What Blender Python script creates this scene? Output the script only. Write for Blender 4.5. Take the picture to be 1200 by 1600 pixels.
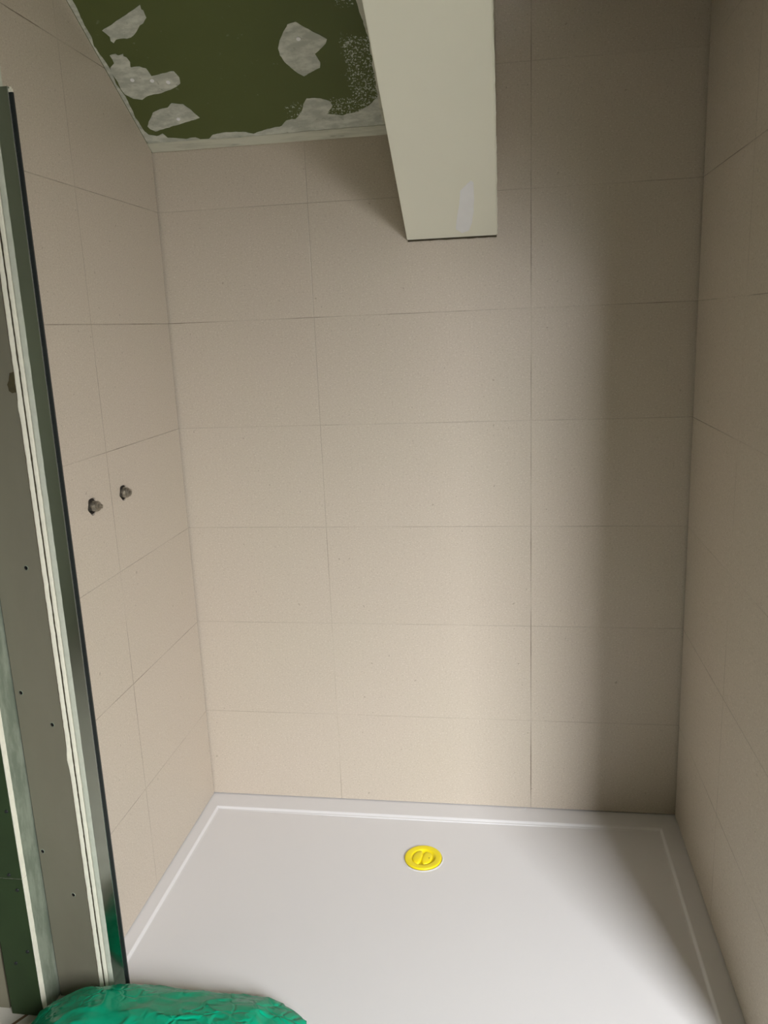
import bpy, bmesh, math, random
from mathutils import Vector, Matrix, noise
random.seed(7)
SC = bpy.context.scene
for o in list(bpy.data.objects):
    bpy.data.objects.remove(o)

# ------------------------------------------------------------------ camera
cp, cy, cr = -0.2251, -0.1559, -0.0413
def cam_basis(p, y, r):
    fwd = Vector((math.sin(y) * math.cos(p), math.cos(y) * math.cos(p), math.sin(p)))
    right = Vector((math.cos(y), -math.sin(y), 0))
    up = right.cross(fwd)
    return (math.cos(r) * right + math.sin(r) * up, -math.sin(r) * right + math.cos(r) * up, fwd)
rt, upv, fwd = cam_basis(cp, cy, cr)
cam = bpy.data.cameras.new('camera')
camo = bpy.data.objects.new('camera', cam)
SC.collection.objects.link(camo)
camo.matrix_world = Matrix(((rt.x, upv.x, -fwd.x, 0.953), (rt.y, upv.y, -fwd.y, -2.2586),
                            (rt.z, upv.z, -fwd.z, 1.497), (0, 0, 0, 1)))
cam.sensor_fit = 'VERTICAL'
cam.sensor_height = 24
cam.sensor_width = 18
cam.lens = 24 * 1265.27 / 1600
cam.clip_start = 0.02
SC.camera = camo

# ------------------------------------------------------------------ world, daylight, exposure
w = bpy.data.worlds.new('sky'); SC.world = w; w.use_nodes = True
wt = w.node_tree; wbg = wt.nodes['Background']
wtc = wt.nodes.new('ShaderNodeTexCoord'); wsp = wt.nodes.new('ShaderNodeSeparateXYZ'); wrp = wt.nodes.new('ShaderNodeValToRGB')
wt.links.new(wtc.outputs['Generated'], wsp.inputs[0]); wt.links.new(wsp.outputs[2], wrp.inputs[0]); wt.links.new(wrp.outputs[0], wbg.inputs[0])
el = wrp.color_ramp.elements                     # overcast sky over a dark roofscape: value by the sine of the elevation
el[0].position = 0.0; el[0].color = (.05, .05, .045, 1)
el[1].position = .60; el[1].color = (.98, .99, 1.0, 1)
for p_, v_ in ((.12, .17), (.24, .36), (.40, .66)):
    e_ = el.new(p_); e_.color = (v_, v_ * 1.005, v_ * 1.03, 1)
wbg.inputs[1].default_value = 87.0
SC.view_settings.view_transform = 'Standard'
SC.view_settings.look = 'None'
SC.view_settings.gamma = 1
SC.view_settings.use_curve_mapping = False
SC.view_settings.exposure = 0.0

M_SLOPE = 0.615                 # rise of the roof per metre
RIDGE = 2.7                     # ridge this far in front of the tiled back wall
Z_EAVE = 1.984                  # height where the green slope meets the tiles
Z_RIDGE = Z_EAVE + M_SLOPE * RIDGE
def roof_b(y): return Z_RIDGE - M_SLOPE * (-y - RIDGE)
YR = -3.55                      # wall behind the camera
WIN = (2.0, 3.25, 1.45, 2.85)   # tall window in it: x0, x1, z0, z1
pl_ = bpy.data.lights.new('window_portal', 'AREA'); pl_.shape = 'RECTANGLE'
pl_.size = WIN[1] - WIN[0]; pl_.size_y = WIN[3] - WIN[2]; pl_.cycles.is_portal = True
po = bpy.data.objects.new('window_portal', pl_); SC.collection.objects.link(po)
po.location = ((WIN[0] + WIN[1]) / 2, YR - .125, (WIN[2] + WIN[3]) / 2)
po.rotation_euler = Vector((0, 1, 0)).to_track_quat('-Z', 'Z').to_euler()

# ------------------------------------------------------------------ helpers
def link(o, parent=None):
    SC.collection.objects.link(o)
    if parent: o.parent = parent
    return o
def mesh_obj(name, bm, mat, parent=None, smooth=False):
    bmesh.ops.recalc_face_normals(bm, faces=bm.faces)
    me = bpy.data.meshes.new(name); bm.to_mesh(me); bm.free()
    if smooth:
        for p in me.polygons: p.use_smooth = True
    me.materials.append(mat)
    return link(bpy.data.objects.new(name, me), parent)
def add_box(bm, x0, x1, y0, y1, z0, z1, bevel=0):
    vs = [bm.verts.new((x, y, z)) for x in (x0, x1) for y in (y0, y1) for z in (z0, z1)]
    fs = [(0, 1, 3, 2), (4, 6, 7, 5), (0, 4, 5, 1), (2, 3, 7, 6), (0, 2, 6, 4), (1, 5, 7, 3)]
    faces = [bm.faces.new([vs[i] for i in f]) for f in fs]
    if bevel:
        es = list({e for f in faces for e in f.edges})
        bmesh.ops.bevel(bm, geom=es, offset=bevel, segments=2, affect='EDGES', profile=.5)
def box(name, x0, x1, y0, y1, z0, z1, mat, parent=None, bevel=0):
    bm = bmesh.new(); add_box(bm, x0, x1, y0, y1, z0, z1, bevel)
    return mesh_obj(name, bm, mat, parent)
def add_prism(bm, pts, vec):
    a = [bm.verts.new(p) for p in pts]; v = Vector(vec)
    b = [bm.verts.new(Vector(p) + v) for p in pts]
    bm.faces.new(a); bm.faces.new(b[::-1])
    n = len(a)
    for i in range(n): bm.faces.new((a[i], b[i], b[(i + 1) % n], a[(i + 1) % n]))
def prism(name, pts, vec, mat, parent=None, bevel=0):
    bm = bmesh.new(); add_prism(bm, pts, vec)
    if bevel: bmesh.ops.bevel(bm, geom=list(bm.edges), offset=bevel, segments=2, affect='EDGES')
    return mesh_obj(name, bm, mat, parent)
def lathe(name, prof, mat, mtx, parent=None, seg=48, smooth=True):
    bm = bmesh.new(); rings = []
    for r, z in prof:
        if r < 1e-6: rings.append([bm.verts.new((0, 0, z))])
        else: rings.append([bm.verts.new((r * math.cos(2 * math.pi * k / seg), r * math.sin(2 * math.pi * k / seg), z)) for k in range(seg)])
    for a, b in zip(rings, rings[1:]):
        for k in range(seg):
            q = [a[k % len(a)], a[(k + 1) % len(a)], b[(k + 1) % len(b)], b[k % len(b)]]
            u = []
            for v in q:
                if v not in u: u.append(v)
            if len(u) > 2: bm.faces.new(u)
    bm.transform(mtx)
    return mesh_obj(name, bm, mat, parent, smooth)
def struct(o): o['kind'] = 'structure'; return o
def tag(o, label, cat, group=None):
    o['label'] = label; o['category'] = cat
    if group: o['group'] = group
    return o
def empty(name, loc, label, cat, group=None):
    o = bpy.data.objects.new(name, None); link(o); o.location = loc; o.empty_display_size = .05
    return tag(o, label, cat, group)
def reparent(o, p):
    o.parent = p; o.matrix_parent_inverse = Matrix.Translation(-p.location); return o
def cut(o, cutters):
    for c in cutters:
        m = o.modifiers.new('hole', 'BOOLEAN'); m.object = c; m.operation = 'DIFFERENCE'; m.solver = 'EXACT'
    bpy.context.view_layer.update()
    me = bpy.data.meshes.new_from_object(o.evaluated_get(bpy.context.evaluated_depsgraph_get()))
    o.modifiers.clear(); o.data = me
    for c in cutters: bpy.data.objects.remove(c)

# ------------------------------------------------------------------ materials
class G:
    """small node-graph builder"""
    def __init__(s, name):
        s.m = bpy.data.materials.new(name); s.m.use_nodes = True; s.t = s.m.node_tree
        s.b = s.t.nodes['Principled BSDF']
    def n(s, kind, **kw):
        nd = s.t.nodes.new(kind)
        for k, v in kw.items(): setattr(nd, k, v)
        return nd
    def inp(s, sock, v):
        if hasattr(v, 'is_linked') or isinstance(v, bpy.types.NodeSocket): s.t.links.new(v, sock)
        elif v is not None: sock.default_value = v
    def math(s, op, a, b=None, c=None, clamp=False):
        nd = s.n('ShaderNodeMath', operation=op, use_clamp=clamp)
        s.inp(nd.inputs[0], a); s.inp(nd.inputs[1], b); s.inp(nd.inputs[2], c)
        return nd.outputs[0]
    def co(s): return s.n('ShaderNodeTexCoord').outputs['Object']
    def noise(s, vec, scale, detail=4, rough=.5):
        nd = s.n('ShaderNodeTexNoise'); s.inp(nd.inputs['Vector'], vec)
        nd.inputs['Scale'].default_value = scale; nd.inputs['Detail'].default_value = detail
        nd.inputs['Roughness'].default_value = rough
        return nd.outputs['Fac']
    def ramp(s, v, a, b, lo=0.0, hi=1.0):
        nd = s.n('ShaderNodeMapRange'); nd.clamp = True; nd.interpolation_type = 'SMOOTHSTEP'
        s.inp(nd.inputs[0], v)
        for i, x in enumerate((a, b, lo, hi)): nd.inputs[i + 1].default_value = x
        return nd.outputs[0]
    def mix(s, f, a, b, mode='MIX'):
        nd = s.n('ShaderNodeMix', data_type='RGBA', blend_type=mode)
        s.inp(nd.inputs[0], f)
        for i, v in ((6, a), (7, b)):
            if isinstance(v, tuple): v = (*v, 1) if len(v) == 3 else v
            s.inp(nd.inputs[i], v)
        return nd.outputs[2]
    def scale(s, v, k):
        nd = s.n('ShaderNodeVectorMath', operation='MULTIPLY'); s.inp(nd.inputs[0], v); nd.inputs[1].default_value = k
        return nd.outputs[0]
    def bump(s, h, strength, dist=.001):
        nd = s.n('ShaderNodeBump'); nd.inputs['Strength'].default_value = strength; nd.inputs['Distance'].default_value = dist
        s.inp(nd.inputs['Height'], h); s.t.links.new(nd.outputs[0], s.b.inputs['Normal'])
    def set(s, col=None, rough=None, metal=None, spec=None, **kw):
        if isinstance(col, tuple): col = (*col, 1)
        s.inp(s.b.inputs['Base Color'], col); s.inp(s.b.inputs['Roughness'], rough); s.inp(s.b.inputs['Metallic'], metal)
        s.inp(s.b.inputs['Specular IOR Level'], spec)
        for k, v in kw.items(): s.inp(s.b.inputs[k.replace('_', ' ')], v)
        return s.m
def simple(name, col, rough=.6, metal=0, var=.12, sc=20, bump=0, bsc=200, spec=.5, **kw):
    g = G(name); c = g.co(); n = g.noise(c, sc, 5)
    lo = tuple(x * (1 - var) for x in col); hi = tuple(min(1, x * (1 + var)) for x in col)
    if bump: g.bump(g.noise(c, bsc, 3), bump)
    return g.set(g.mix(n, lo, hi), rough, metal, spec, **kw)

TW, TH = 0.593, 0.300
def tile_mat(name, axis, u0, v0, weak=None):
    g = G(name); c = g.co()
    sep = g.n('ShaderNodeSeparateXYZ'); g.inp(sep.inputs[0], c)
    def cell(a, o, size):
        q = g.math('DIVIDE', g.math('SUBTRACT', a, o), size)
        fl = g.math('FLOOR', q); fr = g.math('SUBTRACT', q, fl)
        return fl, g.math('MULTIPLY', g.math('MINIMUM', fr, g.math('SUBTRACT', 1.0, fr)), size)
    fu, du = cell(sep.outputs[axis], u0, TW)
    fv, dv = cell(sep.outputs[2], v0, TH)
    wob = g.math('MULTIPLY', g.math('SUBTRACT', g.noise(c, 60, 3), .5), .0010)
    d = g.math('ADD', g.math('MINIMUM', du, dv), wob)
    line = g.ramp(d, .0014, .0007)
    vis = g.ramp(g.noise(c, 3.1, 3, .6), .36, .68, .08, .85)
    if weak:                       # joints left with more or less grout haze
        wv_ = g.ramp(sep.outputs[0], .6, .9, .5, 1.25)
        wh_ = g.ramp(g.math('ABSOLUTE', g.math('SUBTRACT', sep.outputs[2], 1.529)), .05, .12, 1.3, .48)
        isv = g.math('LESS_THAN', du, dv)
        k_ = g.math('ADD', g.math('MULTIPLY', isv, wv_), g.math('MULTIPLY', g.math('SUBTRACT', 1.0, isv), wh_))
        vis = g.math('MULTIPLY', vis, k_, clamp=True)
    mask = g.math('MULTIPLY', line, vis)
    cid = g.n('ShaderNodeCombineXYZ'); g.inp(cid.inputs[0], fu); g.inp(cid.inputs[1], fv)
    wn = g.n('ShaderNodeTexWhiteNoise'); g.inp(wn.inputs['Vector'], cid.outputs[0])
    base = g.mix(wn.outputs['Value'], (.552, .478, .394), (.578, .502, .416))
    blot = g.noise(c, 2.2, 3)
    base = g.mix(g.ramp(blot, .35, .65, 0, .35), base, (.545, .490, .392))
    # fine sandy grain of the porcelain
    grain = g.noise(g.scale(c, (1, 1, 2.2)), 160, 4, .7)
    base = g.mix(g.ramp(grain, .53, .68, 0, .50), base, (.30, .24, .18))
    base = g.mix(g.ramp(g.noise(c, 260, 2, .6), .56, .68, 0, .32), base, (.86, .80, .72))
    specks = g.noise(c, 75, 2, .4)
    base = g.mix(g.ramp(specks, .735, .765, 0, .45), base, (.20, .15, .10))
    col = g.mix(mask, base, (.15, .105, .065))
    rough = g.math('ADD', g.math('MULTIPLY', g.noise(c, 220, 2), .16), .34)
    h = g.math('ADD', g.math('MULTIPLY', g.noise(c, 300, 3, .6), .35), g.math('MULTIPLY', g.noise(c, 12, 2), .3))
    h = g.math('SUBTRACT', h, g.math('MULTIPLY', line, 1.2))
    g.bump(h, .35, .0012)
    return g.set(col, rough, 0, .85)
MT_back = tile_mat('porcelain_tile_back', 0, .4241, 1.529, True)
MT_left = tile_mat('porcelain_tile_left', 1, -.4509, 1.529)
MT_right = tile_mat('porcelain_tile_right', 1, -.4429, 1.529)

def green_board():
    g = G('moisture_board_green'); c = g.co()
    base = g.mix(g.noise(c, 8, 4), (.088, .108, .032), (.104, .126, .040))
    base = g.mix(g.ramp(g.noise(c, 55, 4, .6), .66, .74, 0, .5), base, (.20, .22, .14))
    sep = g.n('ShaderNodeSeparateXYZ'); g.inp(sep.inputs[0], c)
    X, Y = sep.outputs[0], sep.outputs[1]
    def region(x0, x1, s0, s1, f=.015):
        a = g.math('MULTIPLY', g.ramp(X, x0 - f, x0 + f), g.ramp(X, x1 + f, x1 - f))
        S = g.math('MULTIPLY', Y, -1.0)
        b = g.math('MULTIPLY', g.ramp(S, s0 - f, s0 + f), g.ramp(S, s1 + f, s1 - f))
        return g.math('MULTIPLY', a, b)
    reg = g.math('MAXIMUM', region(.575, .66, .09, .26), region(.50, .66, .06, .115))
    reg = g.math('MAXIMUM', reg, region(.585, .66, .32, .42))
    reg = g.math('MAXIMUM', reg, g.math('MULTIPLY', region(.40, .47, .05, .11), .8))
    st = g.noise(c, 190, 3, .65)
    thr = g.math('SUBTRACT', st, g.math('SUBTRACT', .74, g.math('MULTIPLY', reg, .20)))
    base = g.mix(g.math('MULTIPLY', g.ramp(thr, 0, .04), g.ramp(reg, .1, .5)), base, (.50, .52, .44))
    g.bump(st, .15)
    return g.set(base, .55, 0, .3)
MG = green_board()
def filler_mat():
    g = G('jointing_filler'); c = g.co()
    a = g.noise(g.scale(c, (1, 2.4, 1)), 22, 5, .65)
    col = g.mix(g.ramp(a, .38, .66), (.44, .455, .40), (.64, .65, .58))
    col = g.mix(g.ramp(g.noise(c, 60, 3), .64, .72, 0, .6), col, (.30, .31, .25))
    g.bump(a, .3, .002)
    return g.set(col, .8, 0, .3)
MF = filler_mat()
def filler_strip_mat():
    g = G('smooth_joint_filler'); c = g.co()
    a = g.noise(g.scale(c, (.5, 3, 3)), 14, 4, .6)
    col = g.mix(g.ramp(a, .42, .66), (.62, .615, .52), (.50, .50, .42))
    col = g.mix(g.ramp(g.noise(g.scale(c, (.35, 2.4, 2.4)), 26, 3), .64, .70, 0, .8), col, (.25, .25, .20))
    g.bump(a, .25, .002)
    return g.set(col, .75, 0, .3)
MFS = filler_strip_mat()
M_beam = simple('white_primer_board', (.88, .865, .75), .45, var=.03, sc=3, bump=.08, bsc=120)
M_patch = simple('white_filler_patch', (.90, .90, .92), .7, var=.04, sc=30)
M_plaster = simple('bare_plaster', (.20, .185, .13), .85, var=.08, sc=3)
M_pale = simple('pale_green_plaster', (.42, .46, .38), .85, var=.25, sc=2)
def floor_mat():
    g = G('dusty_floor_tiles'); c = g.co()
    br = g.n('ShaderNodeTexBrick'); g.inp(br.inputs['Vector'], c)
    rot = g.n('ShaderNodeMapping'); g.inp(rot.inputs['Vector'], c); rot.inputs['Rotation'].default_value = (0, 0, .55)
    g.inp(br.inputs['Vector'], rot.outputs[0])
    br.inputs['Scale'].default_value = 1; br.inputs['Brick Width'].default_value = .22; br.inputs['Row Height'].default_value = .11
    br.inputs['Mortar Size'].default_value = .004
    br.inputs['Color1'].default_value = (.66, .63, .56, 1); br.inputs['Color2'].default_value = (.62, .59, .53, 1)
    br.inputs['Mortar'].default_value = (.16, .10, .05, 1)
    return g.set(g.mix(g.ramp(g.noise(c, 14, 4), .5, .75, 0, .5), br.outputs['Color'], (.70, .67, .60)), .7, 0, .4)
M_floor = floor_mat()
M_tray = simple('white_acrylic_stone', (.70, .69, .695), .30, var=.01, sc=3, spec=.5)
M_gyp = simple('gypsum_core', (.86, .83, .70), .9, var=.12, sc=60, bump=.5, bsc=260)
M_gyp2 = simple('dusty_adhesive_edge', (.56, .58, .49), .85, var=.18, sc=45, bump=.5, bsc=200)
M_paper_gap = simple('torn_paper_and_gap_shade', (.055, .045, .025), .9)  # torn paper, also lent to the gap shade under the beam
def zinc(name, a, b, rough):
    g = G(name); c = g.co()
    n = g.noise(g.scale(c, (1, 1, .35)), 14, 5, .6)
    col = g.mix(n, a, b)
    g.bump(g.noise(c, 120, 3), .08)
    return g.set(col, rough, .35, .4)
M_stud = zinc('grey_galvanised_steel', (.21, .195, .145), (.25, .235, .18), .5)
def strip_mat():
    g = G('dusty_zinc_strip'); c = g.co()
    n = g.noise(g.scale(c, (1, 1, .3)), 30, 5, .65)
    return g.set(g.mix(g.ramp(n, .4, .65), (.20, .235, .18), (.31, .345, .275)), .6, .2, .4)
M_strip = strip_mat()
M_board_face = simple('dark_green_board_face', (.020, .042, .012), .6, var=.3, sc=12)
M_chrome = simple('polished_aluminium', (.62, .66, .62), .13, 1.0, var=.03, sc=5)
M_black = simple('black_rubber_seal', (.018, .022, .022), .35, spec=.5)
M_dark = simple('void_shade', (.01, .009, .007), .9)  # near-black colour that stands in for shade inside holes and joints
M_yellow = simple('yellow_plastic', (.90, .74, .008), .38, var=.02, spec=.5)
M_brass = simple('dirty_plated_brass', (.30, .27, .22), .3, .8, var=.7, sc=220, bump=.4, bsc=300)
M_hole_shade = simple('hole_dirt_and_shade', (.035, .028, .02), .9, var=.5, sc=150)  # dirt and the shade of the pipe holes in one dark colour
M_mortar = simple('rough_hole_mortar', (.10, .085, .065), .9, var=.4, sc=90, bump=.6, bsc=200)
def bag_mat():
    g = G('green_polythene'); c = g.co()
    n = g.noise(c, 9, 3)
    vor = g.n('ShaderNodeTexVoronoi', feature='DISTANCE_TO_EDGE'); vor.inputs['Scale'].default_value = 26
    wv = g.n('ShaderNodeVectorMath', operation='ADD'); g.inp(wv.inputs[0], c)
    nz = g.n('ShaderNodeTexNoise'); nz.inputs['Scale'].default_value = 14; g.inp(nz.inputs['Vector'], c)
    g.inp(wv.inputs[1], g.scale(nz.outputs['Color'], (.07, .07, .07))); g.inp(vor.inputs['Vector'], wv.outputs[0])
    h = g.math('ADD', g.ramp(vor.outputs['Distance'], 0, .18), g.math('MULTIPLY', g.noise(c, 70, 2), .25))
    amp = g.ramp(g.noise(c, 7, 2), .46, .62, .05, 1)
    g.bump(g.math('MULTIPLY', h, amp), .55, .005)
    return g.set(g.mix(n, (.001, .31, .165), (.002, .42, .235)), .25, 0, .2, IOR=1.32)
M_bag = bag_mat()

# ------------------------------------------------------------------ the setting
W = 1.4408
X0, X1 = -1.3, 3.7
ZD = 2.43                                  # flat ceiling over the right of the alcove
zt = .035                                  # top of the tray rim
G_ = .003                                 # open joint
# floor
struct(box('floor', X0 - .1, X1 + .1, YR - .1, .1, -.1, 0, M_floor))
# back wall with its tiles
wb = struct(box('wall_back', -.02, W + .02, .0105, .12, 0, ZD + .1, M_dark))
tb = box('wall_tiles', -.006, W + .006, 0, .0105, zt + G_, ZD + .05, MT_back, wb)
# left wall with its tiles, top cut to the slope of the roof
YE = -.79
def slope(s, z=Z_EAVE): return z + M_SLOPE * s
wl = struct(prism('wall_left', [(-.19, .12, 0), (-.19, YE, 0), (-.19, YE, slope(-YE)), (-.19, .12, Z_EAVE)], (.1795, 0, 0), M_dark))
tl = prism('wall_tiles', [(-.0105, -.0065, zt + G_), (-.0105, YE, zt + G_), (-.0105, YE, slope(-YE) - .002), (-.0105, -.0065, Z_EAVE + M_SLOPE * .0065 - .002)],
           (.0105, 0, 0), MT_left, wl)
PIPES = ((-.545, 1.529 - .411), (-.388, 1.529 - .411))
cs = []
for (py, pz), r in zip(PIPES, (.0205, .0195)):
    bm = bmesh.new()
    ring = [(-.009, py + r * (1 + .10 * math.sin(5 * a + py * 40)) * math.cos(a), pz + r * (1.0 + .08 * math.sin(3 * a)) * math.sin(a))
            for a in [2 * math.pi * k / 40 for k in range(40)]]
    add_prism(bm, [(-.015, y, z) for _, y, z in ring], (.04, 0, 0))
    cs.append(mesh_obj('cutter', bm, M_dark))
cut(tl, cs)
cs = []
for py, pz in PIPES:
    bm = bmesh.new()
    add_prism(bm, [(-.06, py + .025 * math.cos(a), pz + .025 * math.sin(a)) for a in [2 * math.pi * k / 32 for k in range(32)]], (.08, 0, 0))
    cs.append(mesh_obj('cutter', bm, M_mortar))
cut(wl, cs)
# right wall with its tiles
wr = struct(box('wall_right', W + .0105, W + .12, -.95, .12, 0, ZD + .2, M_plaster))
box('wall_tiles', W, W + .0105, -.945, -.0085, zt + G_, ZD - .002, MT_right, wr)
# unseen sloped blocker added past the right wall, to shade the tiles' upper right
struct(prism('wall_right_light_blocker', [(W + .0105, -.952, 1.529 + .26), (W + .0105, -1.20, 1.529 + .47), (W + .0105, -2.0, 1.529 + .86), (W + .0105, -2.0, 1.529 + 1.66),
                (W + .0105, -.952, 1.529 + .455 + M_SLOPE * .952 - .003)], (.1, 0, 0), M_plaster))
# rest of the attic bathroom, behind the camera
struct(box('wall_back_right', W + .12, X1, -.95, -.85, 0, 3.2, M_plaster))
struct(prism('wall_side_right', [(X1, 0, 0), (X1, YR, 0), (X1, YR, roof_b(YR)), (X1, -RIDGE, Z_RIDGE), (X1, 0, Z_EAVE)], (.1, 0, 0), M_plaster))
struct(prism('wall_side_left', [(X0, 0, 0), (X0, YR, 0), (X0, YR, roof_b(YR)), (X0, -RIDGE, Z_RIDGE), (X0, 0, Z_EAVE)], (-.1, 0, 0), M_pale))
bm = bmesh.new()
add_box(bm, X0, WIN[0], YR - .12, YR, 0, roof_b(YR)); add_box(bm, WIN[1], X1, YR - .12, YR, 0, roof_b(YR))
add_box(bm, WIN[0], WIN[1], YR - .12, YR, 0, WIN[2]); add_box(bm, WIN[0], WIN[1], YR - .12, YR, WIN[3], roof_b(YR))
struct(mesh_obj('wall_rear', bm, M_plaster))
struct(box('wall_front_left', X0, -.19, -.845, -.745, 0, slope(.745), M_plaster))
# green board slope over the left of the alcove
NB = Vector((0, -M_SLOPE, -1)).normalized()
def slab(name, x0, x1, s0, s1, base, mat, th=.05):
    return prism(name, [(x0, -s0, base(s0)), (x1, -s0, base(s0)), (x1, -s1, base(s1)), (x0, -s1, base(s1))], (0, 0, th), mat)
BX0, BX1 = .691, .930
ceil = struct(slab('ceiling', X0, BX0, -.10, RIDGE, slope, MG))
struct(box('ceiling_dormer', BX1, X1, -.73, .1, ZD, ZD + .1, M_plaster))
struct(slab('ceiling_slope_right', BX1, X1, .73, RIDGE, slope, M_plaster))
struct(prism('ceiling_rear', [(X0, -RIDGE, Z_RIDGE), (X1, -RIDGE, Z_RIDGE), (X1, YR - .12, roof_b(YR - .12)), (X0, YR - .12, roof_b(YR - .12))], (0, 0, .12), M_plaster))
bm = bmesh.new()
for (a, b, c, d) in ((WIN[0], WIN[0] + .04, WIN[2], WIN[3]), (WIN[1] - .04, WIN[1], WIN[2], WIN[3]),
                     (WIN[0] + .04, WIN[1] - .04, WIN[2], WIN[2] + .04), (WIN[0] + .04, WIN[1] - .04, WIN[3] - .04, WIN[3])):
    add_box(bm, a, b, YR - .11, YR - .03, c, d)
struct(mesh_obj('window_1', bm, M_beam))

# filler on the green slope: thin trowelled layers
def jag(pts, amp, step=.006, closed=True):
    out = []
    for i, p in enumerate(pts):
        q = pts[(i + 1) % len(pts)]
        if not closed and i == len(pts) - 1: out.append(p); break
        n = max(1, int(math.dist(p, q) / step))
        for k in range(n):
            t = k / n; x = p[0] + (q[0] - p[0]) * t; y = p[1] + (q[1] - p[1]) * t
            v = noise.noise_vector(Vector((x * 90, y * 90, 3)))
            out.append((x + v.x * amp, y + v.y * amp))
    return out
def on_slope(name, pts, th, mat, parent, lift=0.0):
    P = [Vector((x, -s, slope(s))) + NB * lift for x, s in pts]
    return prism(name, P, NB * th, mat, parent)
PATCH = [
 [(.043,.321),(.159,.366),(.157,.357),(.16,.354),(.159,.339),(.146,.328),(.136,.324),(.115,.307),(.102,.301),(.091,.299),(.073,.301),(.064,.3),(.054,.292),(.05,.297),(.053,.307)],
 [(.029,.266),(.044,.268),(.049,.264),(.063,.266),(.061,.26),(.067,.257),(.069,.246),(.064,.234),(.087,.233),(.1,.227),(.104,.208),(.164,.215),(.17,.198),(.166,.183),(.141,.172),(.1,.163),(.072,.161),(.05,.151),(.029,.156),(.014,.168),(.011,.183),(.013,.201),(.011,.216),(.007,.226),(.015,.237),(.029,.246),(.031,.255)],
 [(.06,.115),(.083,.123),(.105,.125),(.12,.136),(.148,.13),(.163,.111),(.175,.09),(.113,.077),(.041,.063),(.03,.07),(.026,.079),(.036,.091),(.049,.103)],
 [(.472,.295),(.491,.298),(.525,.273),(.552,.255),(.546,.245),(.515,.224),(.522,.204),(.518,.191),(.475,.174),(.458,.187),(.439,.212),(.432,.229),(.433,.245),(.443,.263)]]
for p in PATCH:
    on_slope('filler_patch', jag(p, .0015), .0008, MF, ceil)
S = [(.01,.066),(.017,.056),(.037,.048),(.056,.054),(.064,.042),(.11,.034),(.139,.037),(.154,.026),(.169,.025),(.189,.039),(.221,.044),(.273,.041),(.298,.033),(.315,.039),(.379,.049),(.396,.064),(.421,.065),(.44,.081),(.453,.103),(.464,.119),(.499,.116),(.52,.105),(.525,.093),(.505,.072),(.543,.065),(.586,.072),(.622,.09),(.642,.108)]
on_slope('filler_strip', jag(S, .002, closed=False) + [(.645, .026), (.40, .0255), (.001, .0255)], .0008, MF, ceil)
on_slope('filler_strip', [(.001, .002)] + jag([(.001, .03), (.12, .029), (.3, .027), (.45, .029), (.645, .03)], .001, closed=False) + [(BX0, .03), (BX0, .002)], .0022, MFS, ceil)
on_slope('filler_strip', [(BX0, .03)] + jag([(.643, .03), (.642, .108), (.646, .25), (.634, .33), (.64, .5)], .003, closed=False) + [(BX0, .5)], .0014, MFS, ceil)
on_slope('filler_strip', [(.001, .03)] + jag([(.011, .066), (.008, .105), (.012, .15), (.007, .2), (.012, .24), (.008, .262), (.004, .29), (.010, .31), (.009, .335), (.014, .38), (.012, .5)], .002, closed=False) + [(.001, .5)], .001, MF, ceil)
# trowelled dabs and pale nail spots on the patches
for x, s in ((.100, .197), (.138, .190), (.118, .092), (.487, .262), (.052, .203)):
    r = .0042
    on_slope('filler_dab', jag([(x + r * math.cos(a) * 1.25, s + r * math.sin(a)) for a in [2 * math.pi * k / 12 for k in range(12)]], .001), .0012, M_patch, ceil, .0008)

# ------------------------------------------------------------------ boxed-in beam
bz = 1.529 + .188
def bl(s): return bz + M_SLOPE * s
bm = bmesh.new()
add_prism(bm, [(BX0, -.0035, bl(.0035)), (BX0, -RIDGE, bl(RIDGE)), (BX0, -RIDGE, slope(RIDGE)), (BX0, -.73, slope(.73)), (BX0, -.73, ZD), (BX0, -.0035, ZD)], (BX1 - BX0 - .001, 0, 0))
bmesh.ops.bevel(bm, geom=[e for e in bm.edges if abs((e.verts[0].co - e.verts[1].co).y) > 1.9], offset=.0015, segments=2, affect='EDGES')
beam = mesh_obj('boxed_beam', bm, M_beam)
tag(beam, 'off-white boxed-in roof beam sloping down and ending on the tiled back wall', 'beam')
bp = [(.869,.182),(.876,.176),(.875,.13),(.872,.088),(.866,.05),(.857,.025),(.838,.017),(.823,.032),(.829,.07),(.837,.111),(.843,.154)]
pp = prism('filler_patch', [Vector((x, -s, bl(s))) + NB * .0001 for x, s in jag(bp, .001)], NB * .0007, M_patch, beam)
pp['label'] = 'chalky white filler patch near the lower end'
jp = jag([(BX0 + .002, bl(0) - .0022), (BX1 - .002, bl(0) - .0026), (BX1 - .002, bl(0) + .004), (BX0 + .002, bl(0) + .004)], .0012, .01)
prism('gap_shade_strip', [(x, -.0030, z) for x, z in jp], (0, .0024, 0), M_paper_gap, beam)  # dark strip put in for the shade of the gap under the beam
# rough paper edge down the right side of the box
bm = bmesh.new()
pts = jag([(.004, .001), (.35, .0022), (.6, .001), (1.2, .002)], .0012, .012, closed=False)
P = [(BX1 - .0005 , -s, bl(s) + .0) for s, _ in pts]
a = [bm.verts.new((BX1 - .001, -s, bl(s) + .0005)) for s, _ in pts]
b = [bm.verts.new((BX1 + max(.0004, o * 1.2), -s, bl(s) + .003)) for s, o in pts]
c_ = [bm.verts.new((BX1 - .001, -s, bl(s) + .012)) for s, _ in pts]
for i in range(len(pts) - 1):
    bm.faces.new((a[i], a[i + 1], b[i + 1], b[i])); bm.faces.new((b[i], b[i + 1], c_[i + 1], c_[i]))
    bm.faces.new((a[i], c_[i], c_[i + 1], a[i + 1]))
mesh_obj('paper_edge', bm, M_beam, beam)

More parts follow.
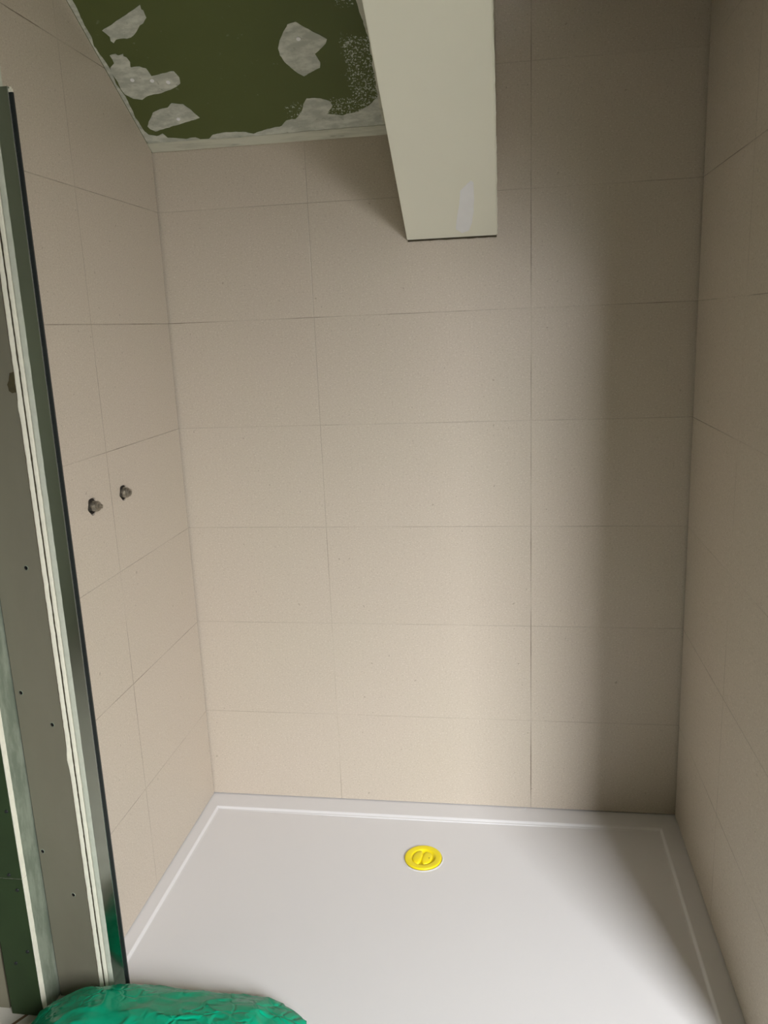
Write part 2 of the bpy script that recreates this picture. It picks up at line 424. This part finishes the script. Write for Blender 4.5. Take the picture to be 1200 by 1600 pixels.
# ------------------------------------------------------------------ shower tray
def lip_h(x, y):
    d = min(x - .034, 1.392 - x, -.069 - y, y + .862)
    t = max(0, min(1, (d + .001) / .0085))
    h = zt - .0058 * (t * t * (3 - 2 * t))
    if d > .01:
        r = math.hypot(x - .710, y + .258)
        h -= .004 * max(0, 1 - r / .75)
    return h
def dense(a, b, marks, coarse=.03):
    s = set()
    n = int((b - a) / coarse)
    for k in range(n + 1): s.add(round(a + (b - a) * k / n, 5))
    for m in marks:
        for k in range(-12, 15): s.add(round(m + k * .0011, 5))
    v = sorted(q for q in s if a <= q <= b); out = [v[0]]
    for q in v[1:]:
        if q - out[-1] > .0006: out.append(q)
    return out
xs = dense(-.009, W + .009, (.034, 1.386)); ys = dense(-.90, .009, (-.069 , -.862))
bm = bmesh.new()
gv = [[bm.verts.new((x, y, lip_h(x, y))) for y in ys] for x in xs]
for i in range(len(xs) - 1):
    for j in range(len(ys) - 1): bm.faces.new((gv[i][j], gv[i + 1][j], gv[i + 1][j + 1], gv[i][j + 1]))
border = [gv[i][0] for i in range(len(xs))] + [gv[-1][j] for j in range(1, len(ys))] + [gv[i][-1] for i in range(len(xs) - 2, -1, -1)] + [gv[0][j] for j in range(len(ys) - 2, 0, -1)]
low = [bm.verts.new((v.co.x, v.co.y, 0)) for v in border]
for k in range(len(border)): bm.faces.new((border[k], low[k], low[(k + 1) % len(low)], border[(k + 1) % len(low)]))
bm.faces.new(low)
tray = mesh_obj('shower_tray', bm, M_tray, smooth=True)
tag(tray, 'wide white low-profile shower tray with a raised lip filling the alcove floor', 'shower tray')
tray.modifiers.new('es', 'EDGE_SPLIT').split_angle = math.radians(60)

# yellow waste cover
DX, DY = .710, -.258
dz = lip_h(DX, DY)
cover = empty('drain_cover', (DX, DY, dz + .0003), 'round bright yellow plastic waste cover sitting in the white shower tray', 'drain cover')
T = Matrix.Identity(4)
lathe('rim', [(0, .0004), (.050, .0004), (.0525, .0012), (.0525, .0045), (.0512, .0062), (.049, .0066), (.036, .0058), (.0345, .0052),
              (.0335, .0015), (0, .0012)], M_yellow, T, cover, 64)
bm = bmesh.new()                           # the cap's two raised lobes with the finger slot between them
def lobe(cx, sx, sy, hz, bend):
    n1, n2 = 28, 10; rings = []
    for j in range(n2 + 1):
        t = j / n2; rr = math.cos(t * math.pi / 2) ** .55; z = .0016 + hz * math.sin(t * math.pi / 2)
        ring = []
        for k in range(n1):
            a = 2 * math.pi * k / n1; x = sx * rr * math.cos(a); y = sy * rr * math.sin(a)
            x *= (1 if (x > 0) == (cx > 0) else .45)
            ring.append(bm.verts.new((cx + x + bend * math.sin(y / sy * 1.5), y, z)))
        rings.append(ring)
    for p, q in zip(rings, rings[1:]):
        for k in range(n1): bm.faces.new((p[k], p[(k + 1) % n1], q[(k + 1) % n1], q[k]))
    bm.faces.new(rings[-1])
lobe(-.0105, .019, .028, .0075, .0022)
lobe(.0065, .020, .027, .0048, .0022)
cap = mesh_obj('finger_cap', bm, M_yellow, cover, True)
bm = bmesh.new(); bmesh.ops.create_uvsphere(bm, u_segments=12, v_segments=8, radius=.0014)
bm.transform(Matrix.Translation((.017, -.004, .0061)))
mesh_obj('pin_hole', bm, M_dark, cover, True)
lathe('waste_ring', [(.0530, .0002), (.0530, .0012), (.0545, .0020), (.0560, .0018), (.058, .0001)], M_tray, T, cover, 64)

# ------------------------------------------------------------------ pipe connectors on the left wall
def connector(py, pz, label, kind):
    c = empty('pipe_connector', (0, py, pz), label, 'pipe fitting')
    R = Matrix.Rotation(math.radians(90), 4, 'Y')
    # bare elbow body in the hole
    lathe('socket', [(0, -.045), (.0140, -.045), (.0140, -.012), (.0120, -.006), (0, -.005)], M_mortar, R, c, 24)
    prof = [(0, -.004)]
    z = 0.0
    if kind == 0:
        prof = [(0, -.012), (.0125, -.012), (.0125, .004)]
        z = .004
        for k in range(5): prof += [(.0112, z + .0008), (.0124, z + .0018)]; z += .002
        prof += [(.0105, z + .001), (.0105, z + .003), (.0085, z + .0035), (0, z + .0035)]
    else:
        prof = [(0, -.012), (.0135, -.012), (.0135, .003)]
        z = .003
        for k in range(4): prof += [(.0118, z + .0008), (.0130, z + .0018)]; z += .0022
        prof += [(.0110, z + .001), (.0095, z + .006), (0, z + .006)]
    lathe('thread', prof, M_brass, R, c, 28, False)
    lathe('hole_lining', [(.0235, -.048), (.0235, -.0112), (.0192, -.0108), (.0188, -.0016), (.0178, -.0016), (.0176, -.048)], M_hole_shade, R, c, 40)  # dark sleeve added so the hole walls look shaded
    bm = bmesh.new(); z0 = prof[-1][1]; r = .0062 if kind == 0 else .0058
    add_prism(bm, [(z0, r * math.cos(a), r * math.sin(a)) for a in [math.pi * (2 * k + .4) / 4 for k in range(4)]], (.007 if kind == 0 else .004, 0, 0))
    bmesh.ops.bevel(bm, geom=list(bm.edges), offset=.0008, segments=2, affect='EDGES')
    mesh_obj('square_plug', bm, M_brass, c)
connector(*PIPES[0], 'threaded pipe stub in left tiled wall, the one nearer the chrome profile', 0)
connector(*PIPES[1], 'threaded pipe stub in left tiled wall, the one nearer the back corner', 1)

# ------------------------------------------------------------------ unfinished end of the left partition
YF = -.80
ZT = slope(.80) - .003
prof = empty('shower_screen_profile', (.065, YF, zt), 'tall polished aluminium wall profile with black seal at the front of the left tiled wall', 'profile')
ptop = 1.529 + .411
def rp(o): o.matrix_parent_inverse = Matrix.Translation(-prof.location); return o
bm = bmesh.new()
zz0, zz1 = zt + .0005, ptop
add_box(bm, .0505, .0775, YF, YF + .0015, zz0, zz1)            # polished face
add_box(bm, .0505, .0520, YF + .0015, YF + .034, zz0, zz1)
rp(mesh_obj('channel', bm, M_chrome, prof))
bm = bmesh.new(); add_box(bm, .0775, .0790, YF - .0004, YF + .010, zz0, zz1 - .001, .0003)
o = rp(mesh_obj('bright_lip', bm, simple('bright_metal_edge', (.80, .82, .80), .3, 1.0), prof))
bm = bmesh.new(); add_box(bm, .0792, .0868, YF + .0006, YF + .0050, zz0, zz1 - .010, .0006)
rp(mesh_obj('seal', bm, M_black, prof))
bm = bmesh.new()
for k in range(3): add_box(bm, .0795 + k * .0022, .0808 + k * .0022, YF + .001, YF + .006, zz1 - .011, zz1 - .004 + (k % 2) * .003)
rp(mesh_obj('packing_shim', bm, M_gyp, prof))

# sawn board edges: long strips with crumbled sides
def ragged(name, xa, xb, ya, yb, z0, z1, mat, amp, seed, parent=None, bulges=()):
    bm = bmesh.new(); n = int((z1 - z0) / .006); L = []
    for k in range(n + 1):
        z = z0 + (z1 - z0) * k / n
        f = lambda s: (noise.noise(Vector((z * 35, s, seed))) + .6 * noise.noise(Vector((z * 120, s, seed)))) * amp
        e = sum(a * math.exp(-((z - c) / w_) ** 2) for c, w_, a in bulges)
        x0 = xa + f(1) - e; x1 = xb + f(5)
        yy = ya + f(9) * .6
        L.append([bm.verts.new(q) for q in ((x0, yy + .0004, z), (x0 * .75 + x1 * .25, yy, z), (x0 * .3 + x1 * .7, yy + f(13) * .5, z), (x1, yy + .0004, z), (x1, yb, z), (x0, yb, z))])
    for a, b in zip(L, L[1:]):
        for i in range(6): bm.faces.new((a[i], a[(i + 1) % 6], b[(i + 1) % 6], b[i]))
    bm.faces.new(L[0]); bm.faces.new(L[-1][::-1])
    return mesh_obj(name, bm, mat, parent)
GR = 'sawn plasterboard edges at the end of the left partition'
b1 = ragged('plasterboard_sheet', .0140, .0236, YF, YF + .035, .002, ZT, M_gyp, .0009, 1.0, bulges=((.618, .028, .0026), (1.37, .015, .002)))
tag(b1, 'cream cut edge of the outer plasterboard layer, next to the wide grey steel stud', 'plasterboard', GR)
b2 = ragged('plasterboard_sheet', .0268, .0350, YF + .0008, YF + .035, .002, ZT, M_gyp, .0007, 4.0)
tag(b2, 'cream cut edge of the inner plasterboard layer, between outer layer and dusty white tile edge', 'plasterboard', GR)
b3 = ragged('tile_edge_strip', .0372, .0490, YF + .001, YF + .035, zt + .001, ZT, M_gyp2, .0012, 8.0)
tag(b3, 'dusty greenish-white adhesive strip beside the polished aluminium profile', 'adhesive strip')
b4 = ragged('torn_paper_strip', .0241, .0262, YF + .0002, YF + .034, .002, ZT, M_paper_gap, .0012, 11.0)
b4.parent = b1
b4['label'] = 'dark torn paper showing in the joint between the two layers'

# steel stud: web facing out, flange turned forward on its left
stud = empty('steel_stud', (-.05, YF, 0), 'wide grey galvanised steel stud with round screw holes beside the sawn plasterboard edges', 'steel stud')
def rs(o): o.matrix_parent_inverse = Matrix.Translation(-stud.location); return o
web = rs(box('web', -.0888, .0112, YF + .0012, YF + .0026, .001, ZT - .005, M_stud, stud))
def wp(px, X, z): return (X, z)
HOLES = [(-.0208, 1.0458), (-.0745, .7685), (-.0127, .6964), (-.0802, .3846), (-.0210, .2771)]
cs = []
for x, z in HOLES:
    bm = bmesh.new()
    add_prism(bm, [(x + .0042 * math.cos(a), YF - .02, z + .0046 * math.sin(a)) for a in [math.pi * k / 10 for k in range(20)]], (0, .04, 0))
    cs.append(mesh_obj('cutter', bm, M_dark))
bpy.context.view_layer.update()
cut(web, cs)
for x, z in HOLES:
    bm = bmesh.new(); n = 20
    r0, r1 = .0041, .0056
    i_ = [bm.verts.new((x + r0 * math.cos(a), YF + .0006, z + r0 * 1.08 * math.sin(a))) for a in [math.pi * k / 10 for k in range(n)]]
    o_ = [bm.verts.new((x + r1 * math.cos(a), YF + .0013, z + r1 * 1.08 * math.sin(a))) for a in [math.pi * k / 10 for k in range(n)]]
    for k in range(n): bm.faces.new((i_[k], i_[(k + 1) % n], o_[(k + 1) % n], o_[k]))
    rs(mesh_obj('hole_burr', bm, M_strip, stud))
# flange
rs(box('flange', -.0945, -.0926, YF - .046, YF + .010, .001, ZT - .005, M_strip, stud))
# torn brown hole at the edge of the stud
bm = bmesh.new()
pts = jag([(.0128, 1.442), (.004, 1.439), (.000, 1.424), (-.0028, 1.416), (-.0025, 1.404), (.004, 1.399), (.0128, 1.400)], .002, .004)
add_prism(bm, [(x, YF + .0011, z) for x, z in pts], (0, -.0008, 0))
rs(mesh_obj('rust_patch', bm, simple('brown_glue_residue', (.055, .045, .018), .9, var=.5, sc=90), stud))

# green board sheets turned towards the room, one above the other
SEAM = .360
GG = 'green plasterboard sheets left of the steel stud'
def green_sheet(z0, z1, label, seed):
    e = empty('green_plasterboard', (-.13, -.862, z0), label, 'plasterboard', GG)
    o = box('board_face', -.172, -.0955, -.862, -.8605, z0, z1, M_board_face, e); o.matrix_parent_inverse = Matrix.Translation(-e.location)
    o = ragged('gypsum_edge', -.172, -.0935, -.8603, -.8465, z0, z1, M_gyp, .0006, seed, e); o.matrix_parent_inverse = Matrix.Translation(-e.location)
    return e
s_low = green_sheet(.004, SEAM - .0015, 'dark green plasterboard sheet at bottom left, below the horizontal joint', 21)
s_up = green_sheet(SEAM, slope(.862) - .003, 'tall dark green plasterboard sheet at left edge, above the horizontal joint', 31)
def screw(x, z, e):
    o = lathe('screw', [(0, .0008), (.0012, .0002), (.0036, .0016), (.0042, 0), (.0042, -.001)], M_black,
              Matrix.Translation((x, -.8622, z)) @ Matrix.Rotation(math.radians(90), 4, 'X'), e, 20)
    o.matrix_parent_inverse = Matrix.Translation(-e.location)
for x, z in ((-.1052, .5248), (-.1236, .3693)): screw(x, z, s_up)
for x, z in ((-.1097, .332), (-.1091, .1749), (-.142, .1417)): screw(x, z, s_low)

# ------------------------------------------------------------------ green rubble bag in the foreground
def bag_surface():
    bm = bmesh.new(); NA, NR = 260, 120
    cx, cyy = .250, -1.125; A, B = .325, .300
    rows = []
    for j in range(NR + 1):
        t = j / NR
        row = []
        for k in range(NA):
            a = 2 * math.pi * k / NA; ca, sa = math.cos(a), math.sin(a)
            ex = 2 / 3.4
            ux = math.copysign(abs(ca) ** ex, ca); uy = math.copysign(abs(sa) ** ex, sa)
            if t < .5:
                q = t / .5; rr = .93 + .07 * math.sin(q * math.pi * .5); z = q
            else:
                q = (t - .5) / .5; rr = 1 - q ** 1.0; z = 1
            x = cx + A * ux * rr; y = cyy + B * uy * rr
            # height of the heap at this place: leans over the tray edge at the back
            db = -.815 - y + .03 * max(0, min(1, (.05 - x) / .12))
            H = .050 + .138 * (1 - math.exp(-max(0, db) / .088))
            sx_ = max(0, min(1, (.575 - x) / .12)); H *= .35 + .65 * sx_ * (2 - sx_)
            sl_ = max(0, min(1, (x + .085) / .22)); H *= .35 + .65 * sl_ * (2 - sl_)
            H *= 1 - .14 * max(0, min(1, (x - .43) / .03))
            sf_ = max(0, min(1, (y + 1.42) / .08)); H *= .4 + .6 * sf_
            H += .006 * noise.noise(Vector((x * 6, y * 6, 1)))
            z *= H
            p = Vector((x, y, z))
            # creases: ridged noise, stronger on the top and shoulders
            r1 = 1 - abs(noise.noise(Vector((x * 11 + 3, y * 16, z * 11)))) * 2
            r2 = 1 - abs(noise.noise(Vector((x * 27, y * 34 + 7, z * 30)))) * 2
            r3 = 1 - abs(noise.noise(Vector((x * 60, y * 60 + 7, z * 60)))) * 2
            sm = noise.noise(Vector((x * 9, y * 13, z * 9 + 4)))
            loc_ = max(0, noise.noise(Vector((x * 8 + 2, y * 8, 9)))) * 2.2
            d = .008 * sm + .0050 * (max(0, r1 - .72) / .28) + loc_ * (.0035 * (r2 - .5) + .0012 * (r3 - .5))
            out = Vector((ux * (1 - max(0, t - .5) * 1.9), uy * (1 - max(0, t - .5) * 1.9), 1.2 * max(0, t - .3)))
            if out.length > 0: p += out.normalized() * d * min(1, t * 5)
            p.z = max(p.z, .0375 if (y > -.925 and x > -.03) else .001)
            p.y = min(p.y, -.812)
            row.append(bm.verts.new(p))
        rows.append(row)
    for a, b in zip(rows, rows[1:-1]):
        for k in range(NA): bm.faces.new((a[k], a[(k + 1) % NA], b[(k + 1) % NA], b[k]))
    c = bm.verts.new((cx, cyy, rows[-2][0].co.z))
    for k in range(NA): bm.faces.new((rows[-2][k], rows[-2][(k + 1) % NA], c))
    r1_ = [bm.verts.new((v.co.x, min(v.co.y, -.912) if v.co.z > .03 else v.co.y, v.co.z)) for v in rows[0]]
    r2_ = [bm.verts.new((v.co.x, v.co.y, .001)) for v in r1_]
    for a, b in ((rows[0], r1_), (r1_, r2_)):
        for k in range(NA): bm.faces.new((a[k], a[(k + 1) % NA], b[(k + 1) % NA], b[k]))
    cb = bm.verts.new((cx, cyy, .001))
    for k in range(NA): bm.faces.new((r2_[k], r2_[(k + 1) % NA], cb))
    bmesh.ops.remove_doubles(bm, verts=bm.verts, dist=1e-6)
    return bm
bag = mesh_obj('rubble_bag', bag_surface(), M_bag, smooth=True)
tag(bag, 'shiny crumpled green plastic rubble bag in the bottom left foreground', 'bag')
